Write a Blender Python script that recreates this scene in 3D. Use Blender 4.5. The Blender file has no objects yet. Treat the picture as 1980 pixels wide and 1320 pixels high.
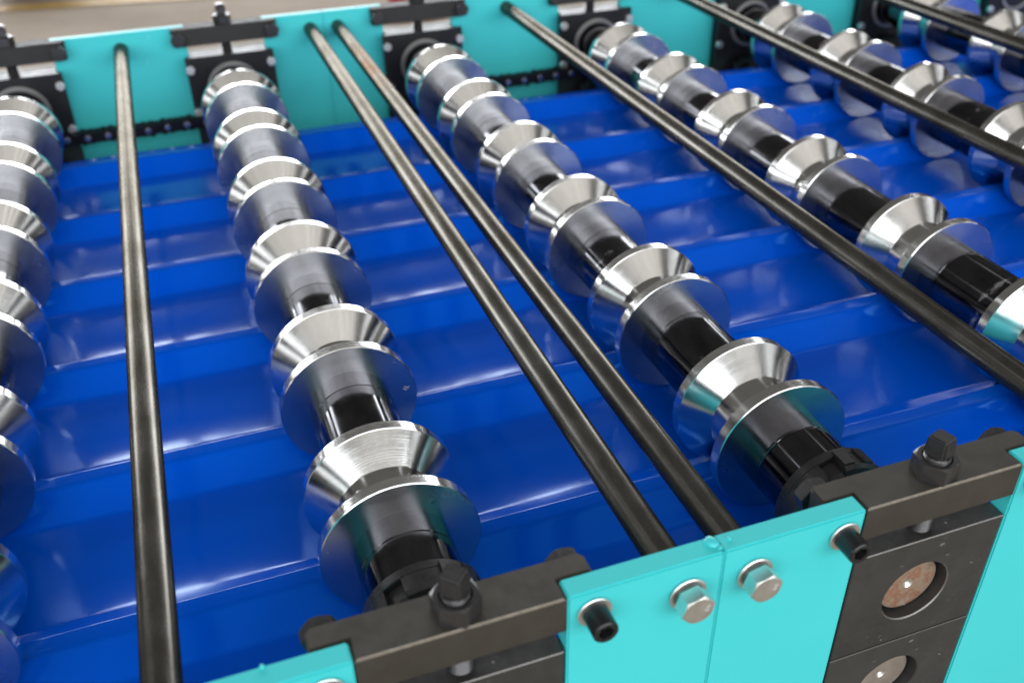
import bpy, bmesh, math, random
from mathutils import Matrix, Vector, noise as mnoise
random.seed(7)
PI = math.pi
scene = bpy.context.scene
COL = scene.collection

# ------------------------------------------------------------------ camera
CAM_R = ((0.9407997903, -0.3385699327, -0.0163142628),
         (-0.1997447507, -0.5148686469, -0.8336739837),
         (0.2738572422, 0.7875789974, -0.5520158818))
CAM_C = (-0.2466, -0.3370, 0.4150)
cd = bpy.data.cameras.new('camera'); cam = bpy.data.objects.new('camera', cd); COL.objects.link(cam)
r0, r1, r2 = [Vector(r) for r in CAM_R]
cam.matrix_world = Matrix(((r0.x, -r1.x, -r2.x, CAM_C[0]), (r0.y, -r1.y, -r2.y, CAM_C[1]),
                           (r0.z, -r1.z, -r2.z, CAM_C[2]), (0, 0, 0, 1)))
cd.sensor_fit = 'HORIZONTAL'; cd.sensor_width = 36.0; cd.lens = 1856.8 / 1980 * 36
cd.clip_start = 0.01; cd.clip_end = 100
cd.dof.use_dof = True; cd.dof.focus_distance = 0.74; cd.dof.aperture_fstop = 5.6
scene.camera = cam

# ------------------------------------------------------------------ world and lamps (indoor hall)
world = bpy.data.worlds.new('World'); scene.world = world; world.use_nodes = True
bg = world.node_tree.nodes['Background']
bg.inputs[0].default_value = (1.0, 0.96, 0.9, 1); bg.inputs[1].default_value = 0.12

def lamp(loc, look, sx, sy, radiance, color=(1, 1, 1)):
    l = bpy.data.lights.new('hall_lamp', 'AREA'); l.shape = 'RECTANGLE'; l.size = sx; l.size_y = sy
    l.energy = radiance * sx * sy * PI; l.color = color
    o = bpy.data.objects.new('hall_lamp', l); COL.objects.link(o); o.location = loc
    d = Vector(look) - Vector(loc)
    o.rotation_euler = d.to_track_quat('-Z', 'Y').to_euler()
    return o
WARM = (1.0, 0.965, 0.91); COOL = (0.93, 0.965, 1.0)
# window wall behind the photographer: tall panes with posts between
for k in range(8):
    x = -7.2 + k * 2.05
    lamp((x, -7.5, 2.9), (x, 0, 2.9), 1.72, 5.0, 4.8, COOL)
# roof lights over and in front of the photographer, running across the hall
for k, x in enumerate((-5.2, -3.9, -2.75, -1.7, -0.75, 0.2, 1.15, 2.2, 3.4, 4.7)):
    lamp((x, -3.2, 5.2), (x, -3.2, 0), 0.74, 3.8, (0.5, 0.4, 0.55, 0.45, 0.5, 0.6, 0.55, 0.8, 0.75, 0.7)[k], WARM)
# fill panel added overhead, standing in for light bounced off the ceiling
lamp((0, -2.6, 6.4), (0, -2.6, 0), 15, 8.5, 0.26, WARM)
# a few narrow tubes further back in the hall
for x in (-4.6, 5.2):
    lamp((x, 4.2, 5.6), (x, 4.2, 0), 0.45, 3.2, 2.2, COOL)
# tall panes in the side walls
for k in range(4):
    lamp((9.0, -6.0 + 2.1 * k, 3.0), (0, -6.0 + 2.1 * k, 3.0), 1.0, 4.0, 1.7, COOL)
    lamp((-8.0, -6.0 + 2.1 * k, 2.6), (0, -6.0 + 2.1 * k, 2.6), 1.5, 4.0, 2.2, COOL)
# windows of the far wall
for k in range(7):
    x = -8.5 + k * 3.3
    lamp((x, 13.0, 2.6), (x, 0, 2.6), 2.9, 4.0, 11.0, COOL)

scene.view_settings.view_transform = 'Standard'; scene.view_settings.look = 'None'
scene.view_settings.exposure = 0.0; scene.view_settings.gamma = 1.0
scene.render.engine = 'CYCLES'
scene.cycles.max_bounces = 10; scene.cycles.glossy_bounces = 6
scene.cycles.caustics_reflective = False; scene.cycles.caustics_refractive = False
scene.cycles.sample_clamp_indirect = 4.0

# ------------------------------------------------------------------ dimensions (metres)
P = 0.32            # station pitch along the machine
ZA = -0.096         # axis of the upper shafts
ZL = -0.193         # axis of the lower shafts
RR = 0.0604         # roller rim radius
RS = 0.0360         # sleeve radius
PY = 0.1835         # rib pitch across the sheet
Y0 = 0.202          # centre of the first rib / first roller
YF = 1.305          # outer face of the far side frame
PT = 0.0148         # side plate thickness
HW = 0.0992         # half width of a side plate
ZROD = -0.0255

# ------------------------------------------------------------------ materials
MATS = {}
def newmat(name):
    m = bpy.data.materials.new(name); m.use_nodes = True; MATS[name] = m
    nt = m.node_tree; return m, nt, nt.nodes['Principled BSDF']
def N(nt, t, **kw):
    n = nt.nodes.new(t)
    for k, v in kw.items(): setattr(n, k, v)
    return n
def coords(nt, scale=(1, 1, 1), kind='Object'):
    tc = N(nt, 'ShaderNodeTexCoord'); mp = N(nt, 'ShaderNodeMapping'); mp.inputs['Scale'].default_value = scale
    nt.links.new(tc.outputs[kind], mp.inputs['Vector']); return mp.outputs['Vector']
def noise(nt, vec, scale, detail=4, rough=0.6):
    n = N(nt, 'ShaderNodeTexNoise'); n.inputs['Scale'].default_value = scale; n.inputs['Detail'].default_value = detail
    n.inputs['Roughness'].default_value = rough; nt.links.new(vec, n.inputs['Vector']); return n.outputs['Fac']
def ramp(nt, fac, stops):
    r = N(nt, 'ShaderNodeValToRGB'); el = r.color_ramp.elements
    while len(el) < len(stops): el.new(0.5)
    for e, (p, c) in zip(el, stops):
        e.position = p; e.color = (c, c, c, 1) if isinstance(c, (int, float)) else (*c, 1)
    nt.links.new(fac, r.inputs['Fac']); return r.outputs['Color']
def mix(nt, fac, a, b):
    m = N(nt, 'ShaderNodeMix', data_type='RGBA'); i = m.inputs
    for s, v in ((i[0], fac), (i[6], a), (i[7], b)):
        if hasattr(v, 'is_linked'): nt.links.new(v, s)
        elif isinstance(v, (int, float)): s.default_value = v
        else: s.default_value = (*v, 1)
    return m.outputs[2]
def bump(nt, b, h, strength=0.2, dist=0.001):
    n = N(nt, 'ShaderNodeBump'); n.inputs['Strength'].default_value = strength; n.inputs['Distance'].default_value = dist
    nt.links.new(h, n.inputs['Height']); nt.links.new(n.outputs['Normal'], b.inputs['Normal'])

def mat_turned_steel(name='turned_steel', ra=0.13, rb=0.22, ca=(0.66, 0.655, 0.64), cb_=(0.80, 0.79, 0.77), an=0.55):
    m, nt, b = newmat(name)
    b.inputs['Metallic'].default_value = 1
    v = coords(nt)
    sm = noise(nt, v, 22, 5)
    nt.links.new(mix(nt, sm, ca, cb_), b.inputs['Base Color'])
    # machining rings: radius around the roller's own axis
    tc = N(nt, 'ShaderNodeTexCoord'); sp = N(nt, 'ShaderNodeSeparateXYZ'); nt.links.new(tc.outputs['Object'], sp.inputs[0])
    cb = N(nt, 'ShaderNodeCombineXYZ'); nt.links.new(sp.outputs['X'], cb.inputs['X']); nt.links.new(sp.outputs['Z'], cb.inputs['Y'])
    ln = N(nt, 'ShaderNodeVectorMath', operation='LENGTH'); nt.links.new(cb.outputs[0], ln.inputs[0])
    ad = N(nt, 'ShaderNodeMath', operation='ADD'); nt.links.new(ln.outputs['Value'], ad.inputs[0]); nt.links.new(sp.outputs['Y'], ad.inputs[1])
    c2 = N(nt, 'ShaderNodeCombineXYZ'); nt.links.new(ad.outputs[0], c2.inputs['X'])
    rings = noise(nt, c2.outputs[0], 900, 3, 0.8)
    bump(nt, b, rings, 0.10, 0.0006)
    nt.links.new(ramp(nt, sm, [(0.3, ra), (0.7, rb)]), b.inputs['Roughness'])
    b.inputs['Anisotropic'].default_value = an; b.inputs['Anisotropic Rotation'].default_value = 0.28
    tg = N(nt, 'ShaderNodeTangent', direction_type='RADIAL', axis='Y'); nt.links.new(tg.outputs[0], b.inputs['Tangent'])
    return m
def mat_sleeve(name='black_chrome_sleeve', lo=(0.055, 0.054, 0.058), hi=(0.14, 0.137, 0.147)):
    m, nt, b = newmat(name); b.inputs['Metallic'].default_value = 1
    v = coords(nt, (1, 0.35, 1)); n1 = noise(nt, v, 26, 6, 0.65)
    nt.links.new(ramp(nt, n1, [(0.35, lo), (0.68, hi)]), b.inputs['Base Color'])
    v2 = coords(nt, (1, 0.8, 1)); n2 = noise(nt, v2, 34, 7, 0.72)
    nt.links.new(ramp(nt, n2, [(0.35, 0.07), (0.75, 0.19)]), b.inputs['Roughness'])
    bump(nt, b, n2, 0.03, 0.0004)
    if lo[0] < 0.12:
        tc = N(nt, 'ShaderNodeTexCoord'); sp = N(nt, 'ShaderNodeSeparateXYZ'); nt.links.new(tc.outputs['Object'], sp.inputs[0])
        oi = N(nt, 'ShaderNodeObjectInfo')
        wv = noise(nt, coords(nt), 60, 5, 0.7); wm = N(nt, 'ShaderNodeMath', operation='MULTIPLY_ADD'); nt.links.new(wv, wm.inputs[0]); wm.inputs[1].default_value = 0.022
        nt.links.new(sp.outputs['Y'], wm.inputs[2])
        ro = N(nt, 'ShaderNodeMath', operation='MULTIPLY_ADD'); nt.links.new(oi.outputs['Random'], ro.inputs[0]); ro.inputs[1].default_value = 0.05; nt.links.new(wm.outputs[0], ro.inputs[2])
        ad = N(nt, 'ShaderNodeMath', operation='ADD'); nt.links.new(ro.outputs[0], ad.inputs[0]); ad.inputs[1].default_value = 0.035
        ab = N(nt, 'ShaderNodeMath', operation='ABSOLUTE'); nt.links.new(ad.outputs[0], ab.inputs[0])
        line = ramp(nt, ab.outputs[0], [(0.0002, 1.0), (0.0011, 0.0)])
        pm = ramp(nt, noise(nt, coords(nt, (1, 1, 1)), 45, 4, 0.7), [(0.48, 0.0), (0.60, 0.8)])
        mm = N(nt, 'ShaderNodeMath', operation='MULTIPLY'); nt.links.new(line, mm.inputs[0]); nt.links.new(pm, mm.inputs[1])
        old = b.inputs['Base Color'].links[0].from_socket
        nt.links.new(mix(nt, mm.outputs[0], old, (0.55, 0.55, 0.56)), b.inputs['Base Color'])
        mr = N(nt, 'ShaderNodeMath', operation='SUBTRACT'); mr.inputs[0].default_value = 1.0; nt.links.new(mm.outputs[0], mr.inputs[1])
        nt.links.new(mr.outputs[0], b.inputs['Metallic'])
    return m
def mat_black_oxide(name, c0, c1, rough=(0.32, 0.5), metallic=0.55, flecks=0.0, sc=60):
    m, nt, b = newmat(name); b.inputs['Metallic'].default_value = metallic
    v = coords(nt); n1 = noise(nt, v, sc, 6, 0.7); n2 = noise(nt, v, sc * 0.18, 3)
    col = mix(nt, n1, c0, c1)
    col = mix(nt, ramp(nt, n2, [(0.4, 0.0), (0.75, 0.5)]), col, tuple(x * 0.6 for x in c0))
    if flecks:
        vs = coords(nt, (1.0, 1.0, 2.4)); f1 = noise(nt, vs, 130, 3, 0.55); f2 = noise(nt, v, 24, 2)
        mask = N(nt, 'ShaderNodeMath', operation='MULTIPLY')
        nt.links.new(ramp(nt, f1, [(0.655, 0.0), (0.69, 1.0)]), mask.inputs[0])
        nt.links.new(ramp(nt, f2, [(0.50, 0.0), (0.62, flecks)]), mask.inputs[1])
        col = mix(nt, mask.outputs[0], col, (0.42, 0.42, 0.41))
    nt.links.new(col, b.inputs['Base Color'])
    nt.links.new(ramp(nt, n1, [(0.3, rough[0]), (0.7, rough[1])]), b.inputs['Roughness'])
    bump(nt, b, n1, 0.12, 0.0006)
    return m
def mat_rod(name, rust=None):
    m, nt, b = newmat(name); b.inputs['Metallic'].default_value = 0.9; b.inputs['Specular Tint'].default_value = (0.45, 0.43, 0.40, 1)
    v = coords(nt); n1 = noise(nt, coords(nt, (1, 0.2, 1)), 150, 4, 0.6); n2 = noise(nt, v, 14, 4)
    col = mix(nt, n1, (0.132, 0.125, 0.113), (0.162, 0.154, 0.141))
    col = mix(nt, ramp(nt, n2, [(0.42, 0.0), (0.66, 0.75)]), col, (0.09, 0.083, 0.07))
    sx = noise(nt, v, 160, 2, 0.5)
    col = mix(nt, ramp(nt, sx, [(0.80, 0.0), (0.83, 0.5)]), col, (0.4, 0.39, 0.37))
    if rust:
        tc = N(nt, 'ShaderNodeTexCoord'); sp = N(nt, 'ShaderNodeSeparateXYZ'); nt.links.new(tc.outputs['Object'], sp.inputs[0])
        d = N(nt, 'ShaderNodeMath', operation='SUBTRACT'); nt.links.new(sp.outputs['Y'], d.inputs[0]); d.inputs[1].default_value = rust
        a = N(nt, 'ShaderNodeMath', operation='ABSOLUTE'); nt.links.new(d.outputs[0], a.inputs[0])
        rm = ramp(nt, a.outputs[0], [(0.03, 1.0), (0.13, 0.0)])
        rn = ramp(nt, noise(nt, v, 40, 5, 0.7), [(0.42, 0.0), (0.58, 0.85)])
        mu = N(nt, 'ShaderNodeMath', operation='MULTIPLY'); nt.links.new(rm, mu.inputs[0]); nt.links.new(rn, mu.inputs[1])
        col = mix(nt, mu.outputs[0], col, (0.12, 0.066, 0.045))
    nt.links.new(col, b.inputs['Base Color'])
    nt.links.new(ramp(nt, n1, [(0.3, 0.22), (0.7, 0.30)]), b.inputs['Roughness'])
    return m
def mat_paint(name, c, c2, rough=0.42, coat=0.0):
    m, nt, b = newmat(name); v = coords(nt); n1 = noise(nt, v, 9, 3)
    col = mix(nt, n1, c, c2)
    dirt = noise(nt, v, 170, 3, 0.6)
    col = mix(nt, ramp(nt, dirt, [(0.72, 0.0), (0.76, 0.5)]), col, tuple(x * 0.5 for x in c))
    sc1 = noise(nt, coords(nt, (1, 1, 0.25)), 210, 2, 0.5); sc2 = noise(nt, v, 18, 2)
    mk = N(nt, 'ShaderNodeMath', operation='MULTIPLY'); nt.links.new(ramp(nt, sc1, [(0.68, 0.0), (0.71, 1.0)]), mk.inputs[0]); nt.links.new(ramp(nt, sc2, [(0.55, 0.0), (0.68, 0.35)]), mk.inputs[1])
    col = mix(nt, mk.outputs[0], col, (0.30, 0.72, 0.72))
    nt.links.new(col, b.inputs['Base Color'])
    b.inputs['Roughness'].default_value = rough; b.inputs['Coat Weight'].default_value = coat; b.inputs['Coat Roughness'].default_value = 0.2
    n2 = noise(nt, v, 380, 2); bump(nt, b, n2, 0.05, 0.0004)
    return m
def mat_sheet():
    m, nt, b = newmat('blue_coated_steel'); v = coords(nt); n1 = noise(nt, v, 3.0, 3)
    nt.links.new(mix(nt, n1, (0.0, 0.118, 0.88), (0.0, 0.134, 0.95)), b.inputs['Base Color'])
    sm = noise(nt, coords(nt, (0.3, 1, 1)), 30, 4, 0.6)
    nt.links.new(ramp(nt, sm, [(0.3, 0.13), (0.75, 0.19)]), b.inputs['Roughness'])
    b.inputs['Specular IOR Level'].default_value = 0.40; b.inputs['Specular Tint'].default_value = (0.06, 0.45, 1.0, 1)
    b.inputs['Coat Weight'].default_value = 0.0
    bump(nt, b, noise(nt, v, 500, 2), 0.02, 0.0003)
    return m
def mat_simple(name, c, rough=0.4, metallic=0.0, var=0.25, sc=60):
    m, nt, b = newmat(name); v = coords(nt); n1 = noise(nt, v, sc, 4)
    nt.links.new(mix(nt, n1, tuple(x * (1 - var) for x in c), tuple(min(1, x * (1 + var)) for x in c)), b.inputs['Base Color'])
    b.inputs['Metallic'].default_value = metallic
    nt.links.new(ramp(nt, n1, [(0.3, rough * 0.8), (0.7, min(1, rough * 1.2))]), b.inputs['Roughness'])
    return m
def mat_rusty_end():
    m, nt, b = newmat('rusty_shaft_end'); v = coords(nt); n1 = noise(nt, v, 70, 5, 0.6); n2 = noise(nt, v, 240, 3)
    col = ramp(nt, n1, [(0.32, (0.30, 0.22, 0.17)), (0.48, (0.42, 0.30, 0.22)), (0.56, (0.36, 0.17, 0.10)), (0.70, (0.46, 0.37, 0.30))])
    nt.links.new(mix(nt, ramp(nt, n2, [(0.4, 0), (0.8, 0.5)]), col, (0.2, 0.15, 0.12)), b.inputs['Base Color'])
    b.inputs['Metallic'].default_value = 0.35; b.inputs['Roughness'].default_value = 0.28
    bump(nt, b, n2, 0.15, 0.0005)
    return m
def mat_floor():
    m, nt, b = newmat('concrete_floor'); v = coords(nt); n1 = noise(nt, v, 1.6, 6, 0.6); n2 = noise(nt, v, 9, 5)
    col = ramp(nt, n1, [(0.3, (0.27, 0.205, 0.145)), (0.55, (0.36, 0.275, 0.20)), (0.8, (0.43, 0.345, 0.26))])
    nt.links.new(mix(nt, ramp(nt, n2, [(0.5, 0), (0.8, 0.4)]), col, (0.40, 0.33, 0.27)), b.inputs['Base Color'])
    b.inputs['Roughness'].default_value = 0.85
    return m
STEEL = mat_turned_steel(); SLEEVE = mat_sleeve(); HUB = mat_sleeve('hub_steel', (0.085, 0.083, 0.09), (0.15, 0.147, 0.157))
NUTBLK = mat_black_oxide('black_oxide_nut', (0.055, 0.053, 0.055), (0.10, 0.096, 0.098), (0.22, 0.38), 0.6)
BAR = mat_black_oxide('browned_steel_bar', (0.038, 0.034, 0.028), (0.074, 0.066, 0.055), (0.36, 0.52), 0.15, 0.0, 45)
BLOCK = mat_black_oxide('black_steel_block', (0.040, 0.039, 0.038), (0.088, 0.086, 0.083), (0.3, 0.5), 0.4, 0.9, 50)
WORN = mat_simple('worn_edge_steel', (0.46, 0.42, 0.37), 0.4, 0.7, 0.35, 200)
ROD = mat_rod('blackened_rod'); RODR = mat_rod('blackened_rod_rust', 1.05)
TEAL = mat_paint('turquoise_paint', (0.052, 0.62, 0.645), (0.064, 0.67, 0.69))
SHEET = mat_sheet()
ZINC = mat_simple('zinc_plated', (0.82, 0.81, 0.785), 0.40, 1.0, 0.04, 60)
SOCK = mat_black_oxide('black_cap_screw', (0.018, 0.018, 0.02), (0.035, 0.035, 0.037), (0.22, 0.36), 0.3)
RUST = mat_rusty_end(); FLOOR = mat_floor()
CHAIN = mat_black_oxide('oiled_chain', (0.012, 0.012, 0.014), (0.03, 0.03, 0.032), (0.25, 0.4), 0.5)
PINM = mat_simple('chain_pin_steel', (0.6, 0.6, 0.6), 0.25, 1.0)
PALE = mat_simple('pale_grey_paint', (0.66, 0.63, 0.58), 0.45, 0.0, 0.08, 12)
YEL = mat_simple('yellow_floor_paint', (0.55, 0.33, 0.07), 0.6, 0.0, 0.3, 14)
RED = mat_simple('red_plastic', (0.42, 0.02, 0.02), 0.4)
DARK = mat_simple('dark_brown_rubber', (0.06, 0.035, 0.028), 0.6)

# ------------------------------------------------------------------ object helpers
def obj(name, me, parent=None, loc=(0, 0, 0), rot=(0, 0, 0)):
    o = bpy.data.objects.new(name, me); COL.objects.link(o); o.location = loc; o.rotation_euler = rot
    if parent is not None: o.parent = parent
    return o
def tag(o, label, cat, group=None):
    o['label'] = label; o['category'] = cat
    if group: o['group'] = group
    return o
def thing(name, label, cat, loc, group=None):
    return tag(obj(name, None, None, loc), label, cat, group)
def struct(o): o['kind'] = 'structure'; return o

def tomesh(bm, name, *mats, smooth=None):
    bm.normal_update()
    me = bpy.data.meshes.new(name); bm.to_mesh(me); bm.free()
    for m in mats: me.materials.append(m)
    if smooth is not None:
        for p in me.polygons: p.use_smooth = True
        if smooth < 179: me.set_sharp_from_angle(angle=math.radians(smooth))
    return me
def lathe(profile, seg=64, bm=None, mi=0, center=(0, 0, 0), axis='Y'):
    """profile: (radius, along) pairs; every stretch gets its own two rings so corners stay crisp"""
    bm = bm or bmesh.new()
    for (ra, ya), (rb, yb) in zip(profile, profile[1:]):
        rings = []
        for r, y in ((ra, ya), (rb, yb)):
            if r < 1e-6:
                rings.append([bm.verts.new(_ax(0, y, 0, axis, center))] * seg)
            else:
                rings.append([bm.verts.new(_ax(r * math.cos(2 * PI * k / seg), y, r * math.sin(2 * PI * k / seg), axis, center)) for k in range(seg)])
        a, b = rings
        for k in range(seg):
            q = (k + 1) % seg
            vs = [a[k], b[k], b[q], a[q]]
            u = []
            for v in vs:
                if v not in u: u.append(v)
            if len(u) >= 3:
                try: f = bm.faces.new(u); f.material_index = mi; f.smooth = True
                except ValueError: pass
    return bm
def _ax(x, y, z, axis, c):
    if axis == 'Y': return (x + c[0], y + c[1], z + c[2])
    return (x + c[0], z + c[1], y + c[2])          # axis Z: 'along' runs up
def box(bm, x0, x1, y0, y1, z0, z1, bev=0.0, mi=0, seg=2):
    vs = [bm.verts.new((x, y, z)) for x in (x0, x1) for y in (y0, y1) for z in (z0, z1)]
    fs = []
    for q in ((0, 1, 3, 2), (4, 6, 7, 5), (0, 4, 5, 1), (2, 3, 7, 6), (0, 2, 6, 4), (1, 5, 7, 3)):
        f = bm.faces.new([vs[i] for i in q]); f.material_index = mi; fs.append(f)
    if bev:
        es = list({e for f in fs for e in f.edges})
        bmesh.ops.bevel(bm, geom=es, offset=bev, segments=seg, affect='EDGES', clamp_overlap=True)
    return bm
def prism(bm, pts, y0, y1, mi=0, axis='Y'):
    """polygon pts in the plane across the axis, extruded along it"""
    if axis == 'Y': mk = lambda p, t: (p[0], t, p[1])
    else: mk = lambda p, t: (p[0], p[1], t)
    a = [bm.verts.new(mk(p, y0)) for p in pts]; b = [bm.verts.new(mk(p, y1)) for p in pts]
    n = len(pts); fs = [bm.faces.new(a), bm.faces.new(b[::-1])]
    for i in range(n): fs.append(bm.faces.new((a[i], b[i], b[(i + 1) % n], a[(i + 1) % n])))
    for f in fs: f.material_index = mi
    bmesh.ops.recalc_face_normals(bm, faces=fs)
    return fs
def hexpts(r, rot=0.0, n=6): return [(r * math.cos(rot + 2 * PI * k / n), r * math.sin(rot + 2 * PI * k / n)) for k in range(n)]
def hexmesh(name, r, h, mat, rot=0.0, hole=0.0, axis='Y', chamfer=True, n=6, seg=48):
    """hexagon head or nut from 0 to h along the axis; the far face has the turned chamfer that trims the corners"""
    bm = bmesh.new(); ri = r * math.cos(PI / n); top = []; low = []; bot = []; inner = []
    per = seg // n * n
    for k in range(per):
        a = 2 * PI * k / per; la = (a % (2 * PI / n)) - PI / n
        rad = ri / math.cos(la)                     # hexagon outline
        rc = ri * 0.97
        drop = (rad - rc) * 0.55 if chamfer else 0.0
        def pt(rr, z):
            x, y = rr * math.cos(a + rot), rr * math.sin(a + rot)
            return (x, -z, y) if axis == 'Y' else (x, y, z)
        low.append(bm.verts.new(pt(rad, h - drop))); bot.append(bm.verts.new(pt(rad, 0)))
        top.append(bm.verts.new(pt(rc, h)))
        if hole: inner.append((bm.verts.new(pt(hole, h)), bm.verts.new(pt(hole, h * 0.3))))
    for k in range(per):
        q = (k + 1) % per
        bm.faces.new((bot[k], bot[q], low[q], low[k])); bm.faces.new((low[k], low[q], top[q], top[k]))
        if hole:
            bm.faces.new((top[k], top[q], inner[q][0], inner[k][0])); bm.faces.new((inner[k][0], inner[q][0], inner[q][1], inner[k][1]))
    if not hole: bm.faces.new(top)
    bm.faces.new(bot[::-1])
    bmesh.ops.recalc_face_normals(bm, faces=bm.faces)
    return tomesh(bm, name, mat, smooth=24)
def cyl(name, r, y0, y1, mat, seg=32, ch=0.0006, axis='Y'):
    s = 1 if y1 > y0 else -1
    return tomesh(lathe([(0, y0), (r - ch, y0), (r, y0 + s * ch), (r, y1 - s * ch), (r - ch, y1), (0, y1)], seg, axis=axis), name, mat)
def fixn(bm): bmesh.ops.recalc_face_normals(bm, faces=bm.faces); return bm

# ------------------------------------------------------------------ floor and far surroundings
bm = bmesh.new(); vs = [bm.verts.new(p) for p in ((-12, -12, -0.75), (14, -12, -0.75), (14, 16, -0.75), (-12, 16, -0.75))]; bm.faces.new(vs)
struct(obj('floor', tomesh(bm, 'floor', FLOOR)))
bm = bmesh.new(); vs = [bm.verts.new(p) for p in ((-2.2, 5.02, -0.746), (0.6, 4.60, -0.746), (0.6, 4.69, -0.746), (-2.2, 5.12, -0.746))]; bm.faces.new(vs)
tag(obj('floor_line', tomesh(bm, 'floor_line', YEL)), 'blurred yellow line painted on the tan floor, top left', 'floor marking')
bm = box(bmesh.new(), -0.98, -0.62, 5.10, 5.5, -0.749, -0.55, 0.02)
tag(obj('dark_crate', tomesh(bm, 'dark_crate', DARK, smooth=40)), 'dark reddish brown shape on the floor beyond the yellow line', 'crate')
bm = lathe([(0.0, -0.749), (0.11, -0.749), (0.125, -0.735), (0.125, -0.64), (0.11, -0.62), (0.0, -0.62)], 32, center=(0.84, 4.02, 0), axis='Z')
tag(obj('red_tub', tomesh(fixn(bm), 'red_tub', RED)), 'blurred red tub on the floor behind the far frame, top centre', 'tub')
bm = bmesh.new(); ring = []
for k in range(25):
    a = -0.4 + k / 24 * 3.6; cx, cz = -1.02 + 0.12 * math.cos(a), -0.66 + 0.085 * math.sin(a)
    ring.append([bm.verts.new((cx + 0.016 * math.cos(t) * math.cos(a), 4.85 + 0.016 * math.sin(t), cz + 0.016 * math.cos(t) * math.sin(a))) for t in [j * PI / 4 for j in range(8)]])
for a, b in zip(ring, ring[1:]):
    for j in range(8): bm.faces.new((a[j], b[j], b[(j + 1) % 8], a[(j + 1) % 8]))
tag(obj('hose', tomesh(fixn(bm), 'hose', PALE, smooth=60)), 'pale curved hose end on the floor at the top left corner', 'hose')

# ------------------------------------------------------------------ blue sheet
def sheet_profile():
    rt, rb = 0.0042, 0.0030     # not full radii: chamfer lengths used by the arcs below
    ztop, zval = ZA - 0.0386 - 0.0012, ZA - RR - 0.0012
    key = [(0.062, zval - 0.012), (0.078, zval)]
    for k in range(6):
        c = Y0 + PY * k
        key += [(c - 0.0335, zval), (c - 0.0085, ztop), (c + 0.0085, ztop), (c + 0.0335, zval)]
    key += [(Y0 + PY * 5 + 0.075, zval), (Y0 + PY * 5 + 0.09, zval - 0.012)]
    out = []
    for i, p in enumerate(key):
        if i in (0, len(key) - 1): out.append(p); continue
        a, b = Vector(key[i - 1]), Vector(key[i + 1]); q = Vector(p)
        d = 0.0036
        s, e = q + (a - q).normalized() * d, q + (b - q).normalized() * d
        for t in range(7):
            t /= 6; out.append(tuple(s * (1 - t) ** 2 + q * 2 * t * (1 - t) + e * t * t))
    # split long flats so the sheet can bulge
    res = [out[0]]
    for p in out[1:]:
        a = Vector(res[-1]); b = Vector(p); L = (b - a).length; n = max(1, int(L / 0.004))
        for j in range(1, n + 1): res.append(tuple(a.lerp(b, j / n)))
    return res, zval, ztop
prof, ZVAL, ZTOP = sheet_profile()
XS0, XS1, NX = -0.95, 1.95, 300
bm = bmesh.new(); rows = []
for i in range(NX + 1):
    x = XS0 + (XS1 - XS0) * i / NX
    ph = math.cos(2 * PI * (x / P - 0.5))            # +1 under a shaft, -1 midway between shafts
    row = []
    for (y, z) in prof:
        u = ((y - Y0) / PY) % 1.0                    # 0 at a rib, 0.5 in the middle of a valley
        mid = max(0.0, 1 - abs(u - 0.5) / 0.32)
        mid = mid * mid * (3 - 2 * mid)
        dz = mid * (-0.0010 * ph + 0.0007 * mnoise.noise((x * 5.0, y * 9.0, 1.7)))
        dz += 0.0004 * mnoise.noise((x * 9, y * 4, 5.2))
        # away from shafts, far flanks are shaped rib by rib to reflect the far windows
        d = (u if u < 0.9 else u - 1) * PY; s = 0.92 * ((1 - ph) / 2) ** 0.55
        kr = int((y - Y0) / PY + 1e-6); fl = (0.0695, 0.066, 0.060, 0.052, 0.042, 0.042)[kr]
        if 0.0085 <= d < 0.0085 + fl:
            t = (d - 0.0085) / fl
            amp = (0.0145, 0.0112, 0.0080, 0.0052, 0.0026, 0.0020)[kr]
            zr = ZVAL + amp * (1 - t) ** 1.8
            if d < 0.0125: zr += (ZTOP - ZVAL - amp) * (1 - (d - 0.0085) / 0.004)
            z = z * (1 - s) + s * zr
        row.append(bm.verts.new((x, y, z + dz)))
    rows.append(row)
for a, b in zip(rows, rows[1:]):
    for j in range(len(prof) - 1):
        f = bm.faces.new((a[j], b[j], b[j + 1], a[j + 1])); f.smooth = True
me = tomesh(bm, 'ribbed_sheet', SHEET)
sh = obj('ribbed_sheet', me)
sol = sh.modifiers.new('thickness', 'SOLIDIFY'); sol.thickness = 0.0008; sol.offset = -1
tag(sh, 'glossy blue ribbed steel sheet running under all the rollers', 'metal sheet')

# ------------------------------------------------------------------ roller shafts
H = 0.0382; LAND = 0.0098
spool_prof = [(0.030, -H), (RR - 0.0009, -H), (RR, -H + 0.0007), (RR, -H + LAND), (RR - 0.0006, -H + LAND + 0.0004),
              (0.0392, -0.0094), (0.0386, -0.0088), (0.0386, 0.0088), (0.0392, 0.0094),
              (RR - 0.0006, H - LAND - 0.0004), (RR, H - LAND), (RR, H - 0.0007), (RR - 0.0009, H), (0.030, H)]
_b = lathe(spool_prof, 128)
for f in _b.faces:
    if abs(abs(f.calc_center_median().y) - H) < 1e-5: f.material_index = 1
SPOOL = tomesh(_b, 'forming_roller', STEEL, mat_turned_steel('faced_steel', 0.20, 0.29, (0.66, 0.66, 0.67), (0.78, 0.78, 0.785), 0.3))
SLEN = PY - 2 * H           # free length between two rollers
HUBL = 0.021
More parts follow.
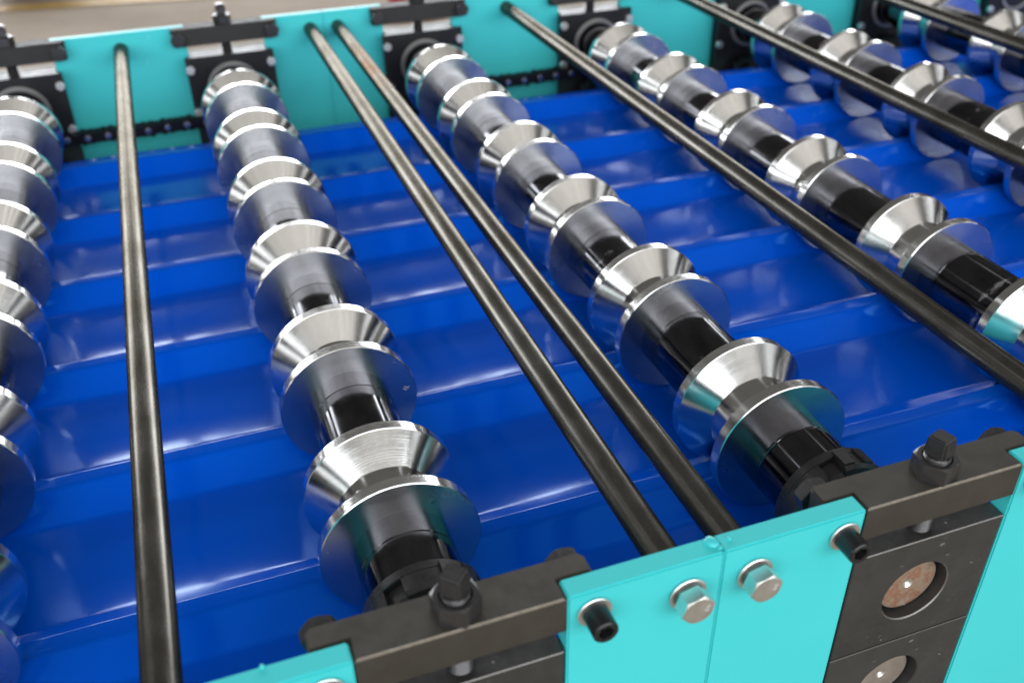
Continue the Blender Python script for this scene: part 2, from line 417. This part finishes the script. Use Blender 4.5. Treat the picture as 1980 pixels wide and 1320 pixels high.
# hub sits against the near face of a roller, the sleeve fills the rest towards the camera
HUBM = tomesh(lathe([(RS - 0.0012, 0), (RS, 0.0), (RS, -HUBL + 0.0005), (RS - 0.0005, -HUBL)], 96), 'hub', HUB)
SLV = tomesh(lathe([(RS - 0.0006, -HUBL - 0.0005), (RS, -HUBL - 0.0011), (RS, -SLEN + 0.0005), (RS - 0.0005, -SLEN)], 96), 'sleeve', SLEEVE)
NEARL = (Y0 - H) - 0.108
SLVN = tomesh(lathe([(RS - 0.0006, -HUBL - 0.0005), (RS, -HUBL - 0.0011), (RS, -NEARL + 0.001), (RS - 0.001, -NEARL), (0.02, -NEARL)], 96), 'sleeve', SLEEVE)
YL = Y0 + 5 * PY + H        # far face of the last roller
SLVF = tomesh(lathe([(RS - 0.002, 0), (RS - 0.002, 0.062), (0.031, 0.063), (0.031, 1.258 - YL)], 64), 'end_sleeve', SLEEVE)
CORE = tomesh(lathe([(0.0225, 0.030), (0.0225, YF - 0.02)], 40), 'shaft', HUB)
# slotted lock nut and tab washer at the near end
def locknut():
    bm = bmesh.new(); n = 96; ro, ri = 0.0435, 0.0275; y0, y1 = 0.084, 0.0985
    slot = lambda k: (k % 24) in (0, 1, 2, 3, 4)
    rr = [ro - 0.0048 if slot(k) else ro for k in range(n)]
    def P_(r, k, y): a = 2 * PI * k / n + 0.35; return bm.verts.new((r * math.cos(a), y, r * math.sin(a)))
    for k in range(n):
        q = k + 1; r = rr[k]; c = 0.0025
        a0, a1 = P_(r, k, y1), P_(r, q, y1); b0, b1 = P_(r, k, y0 + c), P_(r, q, y0 + c)
        c0, c1 = P_(r - c, k, y0), P_(r - c, q, y0); d0, d1 = P_(ri, k, y0), P_(ri, q, y0); e0, e1 = P_(ri, k, y1), P_(ri, q, y1)
        for f in ((a0, b0, b1, a1), (b0, c0, c1, b1), (c0, d0, d1, c1), (d0, e0, e1, d1), (e0, a0, a1, e1)): bm.faces.new(f)
        if rr[k] != rr[q % n]:
            s0, s1, s2, s3 = P_(rr[k], q, y1), P_(rr[q % n], q, y1), P_(rr[q % n], q, y0), P_(rr[k], q, y0); bm.faces.new((s0, s1, s2, s3))
    bmesh.ops.remove_doubles(bm, verts=bm.verts, dist=1e-6); bmesh.ops.recalc_face_normals(bm, faces=bm.faces)
    return tomesh(bm, 'lock_nut', NUTBLK, smooth=20)
LOCK = locknut()
def tabwasher():
    bm = lathe([(0.026, 0.0992), (0.0425, 0.0992), (0.0432, 0.0998), (0.0432, 0.1062), (0.0422, 0.107), (0.034, 0.107)], 96)
    fixn(bm)
    for a in (1.15, 1.55, 3.6, 5.2):                     # bent tabs
        c, s = math.cos(a), math.sin(a); t = Vector((-s, 0, c)); r = Vector((c, 0, s)); w = 0.0045
        pts = []
        for rr_, y in ((0.0436, 0.103), (0.0452, 0.103), (0.0452, 0.087), (0.0436, 0.087)):
            for sg in (-1, 1): pts.append(bm.verts.new(r * rr_ + t * w * sg + Vector((0, y, 0))))
        fs = [bm.faces.new([pts[i] for i in q]) for q in ((0, 1, 3, 2), (2, 3, 5, 4), (4, 5, 7, 6), (6, 7, 1, 0), (0, 2, 4, 6), (1, 7, 5, 3))]
        bmesh.ops.recalc_face_normals(bm, faces=fs)
    return tomesh(bm, 'tab_washer', NUTBLK)
TABW = tabwasher()
THREAD = tomesh(lathe([(0.0262, 0.031)] + [q for k in range(22) for q in ((0.0262, 0.0325 + k * 0.0024), (0.0249, 0.0337 + k * 0.0024))], 48), 'threaded_neck', mat_simple('thread_steel', (0.30, 0.28, 0.23), 0.35, 1.0))
def shaft_end():
    # centre drilled end of the shaft: countersunk middle
    bm = lathe([(0.0, 0.0110), (0.0022, 0.0090), (0.0042, 0.0078)], 32, mi=1)
    lathe([(0.0042, 0.0078), (0.0226, 0.0078)], 48, bm=bm); lathe([(0.0226, 0.0078), (0.0236, 0.0088), (0.0236, 0.034)], 48, bm=bm, mi=1)
    return bm
_b = shaft_end(); SEND = tomesh(_b, 'shaft_end', RUST, ZINC)
SENDG = tomesh(shaft_end(), 'shaft_end', mat_simple('grey_shaft_face', (0.33, 0.28, 0.24), 0.4, 0.4, 0.3, 90), ZINC)
SEAL = tomesh(lathe([(0.0355, 1.262), (0.0355, 1.2505), (0.0365, 1.2495), (0.0412, 1.2495), (0.0424, 1.2505), (0.0424, 1.262)], 64), 'bearing_ring', mat_simple('grey_bearing_ring', (0.34, 0.33, 0.325), 0.36, 0.6))

def glyph(ch, size):
    cu = bpy.data.curves.new('mark', 'FONT'); cu.body = ch; cu.size = size; cu.extrude = 0.00025; cu.align_x = 'CENTER'; cu.align_y = 'CENTER'
    o = bpy.data.objects.new('mark', cu); COL.objects.link(o); bpy.context.view_layer.update()
    me = bpy.data.meshes.new_from_object(o); bpy.data.objects.remove(o); bpy.data.curves.remove(cu)
    me.materials.clear(); me.materials.append(PALE); return me
STAMP = glyph('1L', 0.0060)
shaft_lab = {-1.5: 'leftmost roller shaft, cut by the left edge of the picture',
             -0.5: 'second roller shaft from the left, ending at the black bar near bottom centre',
             0.5: 'third roller shaft from the left, passing through the bottom right bearing block',
             1.5: 'fourth roller shaft from the left, its near end cut by the right edge',
             2.5: 'fifth roller shaft from the left, in the upper right of the picture',
             3.5: 'rightmost roller shaft, in the top right corner'}
for i in (-1.5, -0.5, 0.5, 1.5, 2.5, 3.5):
    t = thing('roller_shaft', shaft_lab[i], 'roller shaft', (i * P, 0, ZA), 'parallel shafts with V-groove steel rollers')
    obj('shaft', CORE, t)
    tw = random.random() * 6
    for k in range(6):
        c = Y0 + PY * k
        obj('forming_roller', SPOOL, t, (0, c, 0), (0, random.random() * 6, 0))
        obj('hub', HUBM, t, (0, c - H, 0), (0, random.random() * 6, 0))
        obj('sleeve', SLV if k else SLVN, t, (0, c - H, 0), (0, random.random() * 6, 0))
    if i == -0.5:
        obj('stamped_mark', STAMP, t, (0.0505, Y0 + PY - H - 0.0001, 0.006), (PI / 2, -0.9, 0))
    obj('end_sleeve', SLVF, t, (0, YL, 0))
    ln = obj('lock_nut', LOCK, t, (0, 0, 0), (0, 0.25 if i == 0.5 else 0.0, 0)); obj('tab_washer', TABW, t, (0, 0, 0), (0, 0.0 if i == 0.5 else 0.35, 0))
    obj('threaded_neck', THREAD, t); obj('shaft_end', SEND, t)

# lower shaft whose end shows in the lower bearing block
t = thing('lower_shaft', 'lower shaft end with grey brown face in the block at the bottom edge', 'roller shaft', (0.5 * P, 0, ZL))
obj('shaft', CORE, t); obj('shaft_end', SENDG, t, (0, 0, 0), (0, 1.9, 0))

# ------------------------------------------------------------------ side frames
def plate_mesh(x0, x1):
    bm = box(bmesh.new(), x0, x1, 0, PT, -0.46, 0, 0.0011)
    return tomesh(bm, 'side_plate', TEAL, smooth=40)
PL_FULL = plate_mesh(-HW, HW); PL_L = plate_mesh(-HW, -0.0002); PL_R = plate_mesh(0.0002, HW)
SPRING = mat_simple('dark_spring_steel', (0.16, 0.15, 0.14), 0.35, 0.9)
WASH = tomesh(lathe([(0.007, -0.0002), (0.0117, -0.0002), (0.0121, -0.0006), (0.0121, -0.0017), (0.0115, -0.0022), (0.007, -0.0022)], 48), 'washer', ZINC)
SPRW = tomesh(lathe([(0.006, -0.0022), (0.0094, -0.0022), (0.0097, -0.0026), (0.0097, -0.0048), (0.0093, -0.0052), (0.006, -0.0052)], 40), 'spring_washer', SPRING)
HEXB = hexmesh('hex_head', 0.0112, 0.0098, ZINC, rot=0.35)
MARK = glyph('S', 0.0062)
WSOC = tomesh(lathe([(0.0055, -0.0002), (0.0103, -0.0002), (0.0107, -0.0006), (0.0107, -0.0016), (0.0102, -0.002), (0.0055, -0.002)], 48), 'washer', ZINC)
def socket_screw():
    bm = lathe([(0.0, -0.002), (0.0079, -0.002), (0.0079, -0.0160), (0.0077, -0.0168), (0.0069, -0.0174), (0.0060, -0.0174)], 48)
    n = 48; a = []; b = []; c = []                      # socket with six sides
    for k in range(n):
        an = 2 * PI * k / n; la = (an % (PI / 3)) - PI / 6; rad = 0.0050 * math.cos(PI / 6) / math.cos(la)
        a.append(bm.verts.new((0.0060 * math.cos(an), -0.0174, 0.0060 * math.sin(an))))
        b.append(bm.verts.new((rad * math.cos(an), -0.0170, rad * math.sin(an)))); c.append(bm.verts.new((rad * math.cos(an), -0.0110, rad * math.sin(an))))
    for k in range(n):
        q = (k + 1) % n; bm.faces.new((a[k], b[k], b[q], a[q])); bm.faces.new((b[k], c[k], c[q], b[q]))
    bm.faces.new(c)
    return tomesh(fixn(bm), 'cap_screw', SOCK, smooth=30)
SOCKM = socket_screw()
def add_hexbolt(t, x, z, rz=0.0):
    w = obj('hex_bolt', HEXB, t, (x, -0.0052, z), (0, rz, 0))
    obj('washer', WASH, w, (0, 0.0052, 0)); obj('spring_washer', SPRW, w, (0, 0.0052, 0))
    obj('stamped_mark', MARK, w, (0.0052 * math.cos(-rz), -0.0099, 0.0012), (PI / 2, 0.4, 0))
def add_socket(t, x, z, ry=0.0):
    s = obj('cap_screw', SOCKM, t, (x, 0, z), (0, ry, 0)); obj('washer', WSOC, s)
def near_plate(me, cx, label, bolts, socks, blobs=()):
    t = thing('side_plate', label, 'side plate', (cx, 0, 0), 'turquoise plates of the near side frame')
    obj('panel', me, t)
    for x in bolts: add_hexbolt(t, x, ZROD, random.uniform(-0.2, 0.2))
    for x in socks: add_socket(t, x, -0.0165, random.random())
    for (x, y, s, zs) in blobs:
        bm = bmesh.new(); bmesh.ops.create_icosphere(bm, subdivisions=3, radius=s)
        for v in bm.verts:
            v.co *= 1 + 0.35 * mnoise.noise(v.co * 220 + Vector((x * 900, 3, 1))); v.co.z *= zs
        obj('paint_drip', tomesh(bm, 'paint_drip', TEAL, smooth=180), t, (x, y, 0.0003))
near_plate(PL_FULL, -P, 'turquoise plate corner with a washer at the bottom edge, left of the bar', (0.0,), (-0.083, 0.083), [(0.054, 0.0135, 0.0016, 1.2)])
near_plate(PL_L, 0, 'left one of the two turquoise plates meeting at the seam, bottom centre', (-0.0226,), (-0.083,), [(-0.0035, 0.0095, 0.0042, 0.45), (-0.0008, 0.0045, 0.0018, 0.5)])
near_plate(PL_R, 0, 'right one of the two turquoise plates meeting at the seam, beside bearing block', (0.0230,), (0.0855,), [(0.0075, 0.0085, 0.0014, 0.9)])
near_plate(PL_FULL, P, 'turquoise plate at the bottom right corner of the picture', (0.0,), (-0.083, 0.083))

def far_plate(me, cx, label):
    t = thing('side_plate', label, 'side plate', (cx, YF, 0), 'turquoise plates of the far side frame')
    obj('panel', me, t, (0, 0, 0), (0, 0, PI))
far_plate(PL_FULL, -P, 'far turquoise plate at the top left, with one rod and a chain in front')
far_plate(PL_R, 0, 'far turquoise plate with the left of two close rods, left of its seam')
far_plate(PL_L, 0, 'far turquoise plate with the right of two close rods, right of its seam')
far_plate(PL_FULL, P, 'far turquoise plate at top centre with a chain in front of it')
far_plate(PL_FULL, 2 * P, 'far turquoise plate at the top, between fourth and fifth shafts')
far_plate(PL_FULL, 3 * P, 'far turquoise plate at the top edge, right of the fifth shaft')
far_plate(PL_FULL, 4 * P, 'rightmost far turquoise plate, behind the rightmost shaft')

# cross bars with adjusting screws
def bar_mesh():
    bm = bmesh.new(); w, W2 = 0.0600, 0.0820; d0, d1 = PT + 0.0006, 0.0312
    pts = [(-w, 0.0), (w, 0.0), (w, d0), (W2, d0), (W2, d1 - 0.004), (W2 - 0.003, d1), (-W2 + 0.003, d1), (-W2, d1 - 0.004), (-W2, d0), (-w, d0)]
    fs = prism(bm, pts, -0.0277, 0.0, axis='Z')
    bm.edges.ensure_lookup_table()
    front, rest = [], []
    for e in bm.edges:
        a, b = e.verts
        if abs(a.co.z) < 1e-6 and abs(b.co.z) < 1e-6:
            (front if abs(a.co.y) < 1e-6 and abs(b.co.y) < 1e-6 else rest).append(e)
        elif abs(a.co.z - b.co.z) < 1e-6: rest.append(e)
    old = set(bm.faces)
    r = bmesh.ops.bevel(bm, geom=front + rest, offset=0.0012, segments=2, affect='EDGES', clamp_overlap=True)
    for f in bm.faces:
        c = f.calc_center_median()
        if 1e-5 < c.y < 0.0013 and -0.0013 < c.z < -1e-5 and abs(c.x) < 0.0595: f.material_index = 1
    return tomesh(bm, 'cross_bar', BAR, WORN, smooth=25)
BARM = bar_mesh(); FBARM = BARM.copy(); FBARM.materials[0] = mat_black_oxide('far_bar_black', (0.018, 0.017, 0.017), (0.034, 0.032, 0.031), (0.5, 0.65), 0.1); FBARM.materials[1] = FBARM.materials[0]
ADJN = hexmesh('lock_nut', 0.0146, 0.0128, NUTBLK, hole=0.0096, axis='Z')
def adj_screw(rot):
    bm = lathe([(0.0086, 0.0128 - 0.005)] + [q for k in range(4) for q in ((0.0086, 0.0085 + k * 0.0017), (0.0079, 0.0093 + k * 0.0017))] + [(0.0075, 0.0152), (0.0, 0.0152)], 40, axis='Z')
    # threaded shank through and under the bar
    lathe([(0.0084, 0.0128 - 0.005), (0.0084, -0.0265)] + [q for k in range(12) for q in ((0.0086, -0.0275 - k * 0.0018), (0.0079, -0.0284 - k * 0.0018))], 40, bm=bm, axis='Z')
    fixn(bm)
    s = 0.0074; b2 = bmesh.new(); box(b2, -s, s, -s, s, 0.0152, 0.0300, 0.0018, seg=3)
    for v in b2.verts:
        if v.co.z > 0.0265: v.co.x *= 0.90; v.co.y *= 0.90
    bmesh.ops.rotate(b2, verts=b2.verts, cent=(0, 0, 0), matrix=Matrix.Rotation(rot, 3, 'Z'))
    me2 = bpy.data.meshes.new('tmp'); b2.to_mesh(me2); b2.free(); bm.from_mesh(me2); bpy.data.meshes.remove(me2)
    return tomesh(bm, 'adjusting_screw', NUTBLK, smooth=35)
BNUT = hexmesh('screw_nut', 0.0118, 0.0095, NUTBLK, rot=0.2)
def bar(cx, y, flip, label, nrot, srot, group):
    t = thing('cross_bar', label, 'cross bar', (cx, y, 0), group)
    if flip: t.rotation_euler = (0, 0, PI)
    obj('bar', FBARM if flip else BARM, t)
    obj('lock_nut', ADJN, t, (0, 0.0142, 0.0003), (0, 0, nrot))
    obj('adjusting_screw', adj_screw(srot), t, (0, 0.0142, 0))
    for s in (-1, 1): obj('screw_nut', BNUT, t, (s * 0.073, 0.0316, -0.0145), (0, 0, PI))
g = 'black bars with adjusting screws over the near bearing blocks'
bar(-0.5 * P, 0, False, 'brown black bar with nut and square screw, near bottom centre', 0.62, 0.80, g)
bar(0.5 * P, 0, False, 'brown black bar with nut and square screw, lower right', 0.25, 0.30, g)
g = 'black bars with adjusting screws on the far side frame'
for i, lab in ((-1.5, 'far black bar cut by the left edge at the top left corner'), (-0.5, 'far black bar between the one-rod and the two-rod turquoise plates'),
               (0.5, 'far black bar at the top edge, above the third shaft'), (1.5, 'far black bar at the top edge, above the fourth shaft')):
    bar(i * P, YF, True, lab, random.random(), random.random(), g)

# bearing blocks
def holed_box(w, z0, z1, d, hole, rec, edge=None):
    edge = edge or BLOCK
    """block with a bored front face, local z=0 on the bore axis, front face at y=0"""
    bm = bmesh.new(); angs = sorted([2 * PI * k / 64 for k in range(64)] + [math.atan2(z, x) % (2 * PI) for x in (-w, w) for z in (z0, z1)])
    out, inn, dep = [], [], []
    for a in angs:
        c, s = math.cos(a), math.sin(a)
        tx = (w / abs(c)) if abs(c) > 1e-9 else 1e9; tz = ((z1 if s > 0 else -z0) / abs(s)) if abs(s) > 1e-9 else 1e9
        t = min(tx, tz); out.append(bm.verts.new((t * c, 0, t * s)))
        inn.append((bm.verts.new(((hole + 0.0008) * c, 0, (hole + 0.0008) * s)), bm.verts.new((hole * c, 0.0008, hole * s))))
        dep.append(bm.verts.new((hole * c, rec, hole * s)))
    n = len(angs); ofr = []
    for k in range(n):
        q = (k + 1) % n
        bm.faces.new((out[k], out[q], inn[q][0], inn[k][0]))
        f = bm.faces.new((inn[k][0], inn[q][0], inn[q][1], inn[k][1])); f.material_index = 1
        bm.faces.new((inn[k][1], inn[q][1], dep[q], dep[k]))
    bm.faces.new(dep)
    back = [bm.verts.new((v.co.x, d, v.co.z)) for v in out]
    for k in range(n):
        q = (k + 1) % n; bm.faces.new((out[k], back[k], back[q], out[q]))
    bm.faces.new(back); fixn(bm)
    es = [e for e in bm.edges if all(abs(v.co.y) < 1e-7 for v in e.verts) and all(abs(abs(v.co.x) - w) < 1e-6 or abs(v.co.z - z1) < 1e-6 or abs(v.co.z - z0) < 1e-6 for v in e.verts) and len(e.link_faces) == 2 and abs(e.calc_face_angle()) > 1]
    bmesh.ops.bevel(bm, geom=es, offset=0.0006, segments=1, affect='EDGES', clamp_overlap=True)
    bm.normal_update()
    for f in bm.faces:
        if f.normal.y < -0.3 and f.normal.z > 0.3 and f.calc_center_median().z > z1 - 0.002: f.material_index = 1
    return tomesh(bm, 'bearing_block', BLOCK, edge)
BW = 0.0592
BLKU = holed_box(BW, -0.1436 - ZA, -0.0452 - ZA, 0.036, 0.0262, 0.03, mat_simple('rubbed_edge', (0.22, 0.21, 0.20), 0.4, 0.6, 0.5, 160))
BLKL = holed_box(BW, -0.245 - ZL, -0.1452 - ZL, 0.036, 0.0262, 0.03)
g = 'bearing blocks in the near side frame'
for i, lab in ((-0.5, 'black bearing block under the bar at the bottom centre edge'), (0.5, 'black bearing block with a rusty round shaft end, lower right')):
    t = thing('bearing_block', lab, 'bearing block', (i * P, 0.0004, ZA), g); obj('housing', BLKU, t)
t = thing('bearing_block', 'lower black bearing block cut by the bottom edge, below the rusty one', 'bearing block', (0.5 * P, 0.0004, ZL), g); obj('housing', BLKL, t)

bm = box(bmesh.new(), -BW, BW, YF - 0.036, YF - 0.001, -0.245, -0.0452, 0.0006); box(bm, -0.069, 0.069, YF - 0.0455, YF - 0.0365, -0.245, -0.0420, 0.0008)
FBLK = tomesh(bm, 'far_block', mat_black_oxide('far_block_black', (0.016, 0.016, 0.018), (0.035, 0.035, 0.038), (0.35, 0.5), 0.3), smooth=40)
FBOLT = hexmesh('cover_bolt', 0.0072, 0.0062, ZINC, rot=0.3)
SPK_T = 17
def sprocket():
    bm = bmesh.new(); pts = []
    for k in range(SPK_T * 4):
        a = 2 * PI * k / (SPK_T * 4); pts.append(((0.0445 if k % 4 in (0, 1) else 0.0385) * math.cos(a), (0.0445 if k % 4 in (0, 1) else 0.0385) * math.sin(a)))
    prism(bm, pts, 1.236, 1.244); lathe([(0.024, 1.244), (0.024, 1.226), (0.0, 1.226)], 32, bm=bm); fixn(bm)
    return tomesh(bm, 'sprocket', CHAIN, smooth=30)
SPK = sprocket()
g = 'bearing blocks in the far side frame'
for i, lab in ((-1.5, 'far black bearing block behind the leftmost shaft'), (-0.5, 'far black bearing block behind the second shaft from the left'),
               (0.5, 'far black bearing block behind the third shaft from the left'), (1.5, 'far black bearing block behind the fourth shaft from the left'),
               (2.5, 'far black bearing block behind the fifth shaft, at the top edge'), (3.5, 'far black bearing block behind the rightmost shaft'),
               (4.5, 'far black bearing block in the top right corner')):
    t = thing('bearing_block', lab, 'bearing block', (i * P, 0, 0), g); obj('housing', FBLK, t)
    obj('bearing_ring', SEAL, t, (0, 0.0055, ZA))
    for x in (-0.0635, 0.0635):
        for z in (-0.0600, -0.1290): obj('cover_bolt', FBOLT, t, (x, YF - 0.0455, z), (0, random.random(), 0))
    s = obj('sprocket', SPK, t, (0, 0.008, ZL), (0, random.random(), 0))

# roller chains on the far side
LP = 0.0302
def link_mesh(outer):
    bm = bmesh.new(); pts = []
    for k in range(32):
        a = 2 * PI * k / 32; x, z = math.cos(a), math.sin(a)
        px = (LP / 2 if x > 0 else -LP / 2) + 0.0132 * x; w = 0.0132 * z
        if abs(x) < 0.5: px = LP / 2 * x / 0.5; w *= 0.66
        pts.append((px, w))
    for y0 in ((-0.0075, 0.0075) if outer else (-0.0052, 0.0052)): prism(bm, pts, y0 - 0.001, y0 + 0.001)
    if outer:
        for x in (-LP / 2, LP / 2):
            lathe([(0.0, -0.0115), (0.0042, -0.0115), (0.0050, -0.0105), (0.0050, -0.0085)], 16, bm=bm, mi=1, center=(x, 0, 0))
    else:
        for x in (-LP / 2, LP / 2): lathe([(0.0062, -0.0042), (0.0062, 0.0042)], 16, bm=bm, center=(x, 0, 0))
    return tomesh(fixn(bm), 'chain_link', CHAIN, PINM, smooth=35)
LKO, LKI = link_mesh(True), link_mesh(False)
for a, lab in ((-1.5, 'black roller chain in front of the top left turquoise plate'), (0.5, 'black roller chain in front of the top centre turquoise plate')):
    t = thing('roller_chain', lab, 'chain', (a * P, 1.248, -0.1400), 'roller chains on the far side')
    for k in range(11): obj('chain_link', LKO if k % 2 else LKI, t, (0.008 + k * LP, 0, 0.0006 * math.sin(k * 2.1) - 0.0010 * math.sin(PI * k / 10)), (0, 0.02 * math.sin(k * 1.7), 0))

# tie rods
g = 'dark tie rods across the machine'
RODM = tomesh(lathe([(0.0112, PT + 0.0004), (0.0112, YF - PT - 0.0004)], 48), 'tie_rod', ROD)
RODMR = tomesh(lathe([(0.0108, PT + 0.0004), (0.0108, YF - PT - 0.0004)], 48), 'tie_rod', RODR)
for x, me, lab in ((-P, RODM, 'dark steel tie rod at the left, nearly upright in the picture'),
                   (-0.0226, RODM, 'left one of the two close parallel tie rods in the middle'),
                   (0.0230, RODMR, 'right one of the two close middle tie rods, with a rust stain'),
                   (P, RODM, 'single tie rod crossing right of centre, over the fourth shaft rollers'),
                   (2 * P, RODM, 'tie rod in the upper right, over the fifth shaft'),
                   (3 * P, RODM, 'tie rod in the top right corner, over the rightmost shaft')):
    tag(obj('tie_rod', me, None, (x, 0, ZROD)), lab, 'tie rod', g)

# long pieces under and outside the frames
bm = box(bmesh.new(), -0.9, 2.2, YF + 0.03, YF + 0.075, -0.10, -0.060, 0.002)
tag(obj('cable_trunking', tomesh(bm, 'cable_trunking', mat_simple('dull_cream_paint', (0.40, 0.36, 0.31), 0.6, 0.0, 0.1, 12), smooth=40)), 'pale strip showing through the gaps behind the far side frame', 'trunking')
g = 'turquoise base beams'
for y, lab in ((0.0, 'turquoise base beam under the near side plates, below the picture'), (YF - 0.05, 'turquoise base beam under the far side plates, hidden below the sheet')):
    bm = box(bmesh.new(), -0.9, 2.2, y - 0.01, y + 0.06, -0.749, -0.4605, 0.003)
    tag(obj('base_beam', tomesh(bm, 'base_beam', TEAL, smooth=40)), lab, 'base beam', g)
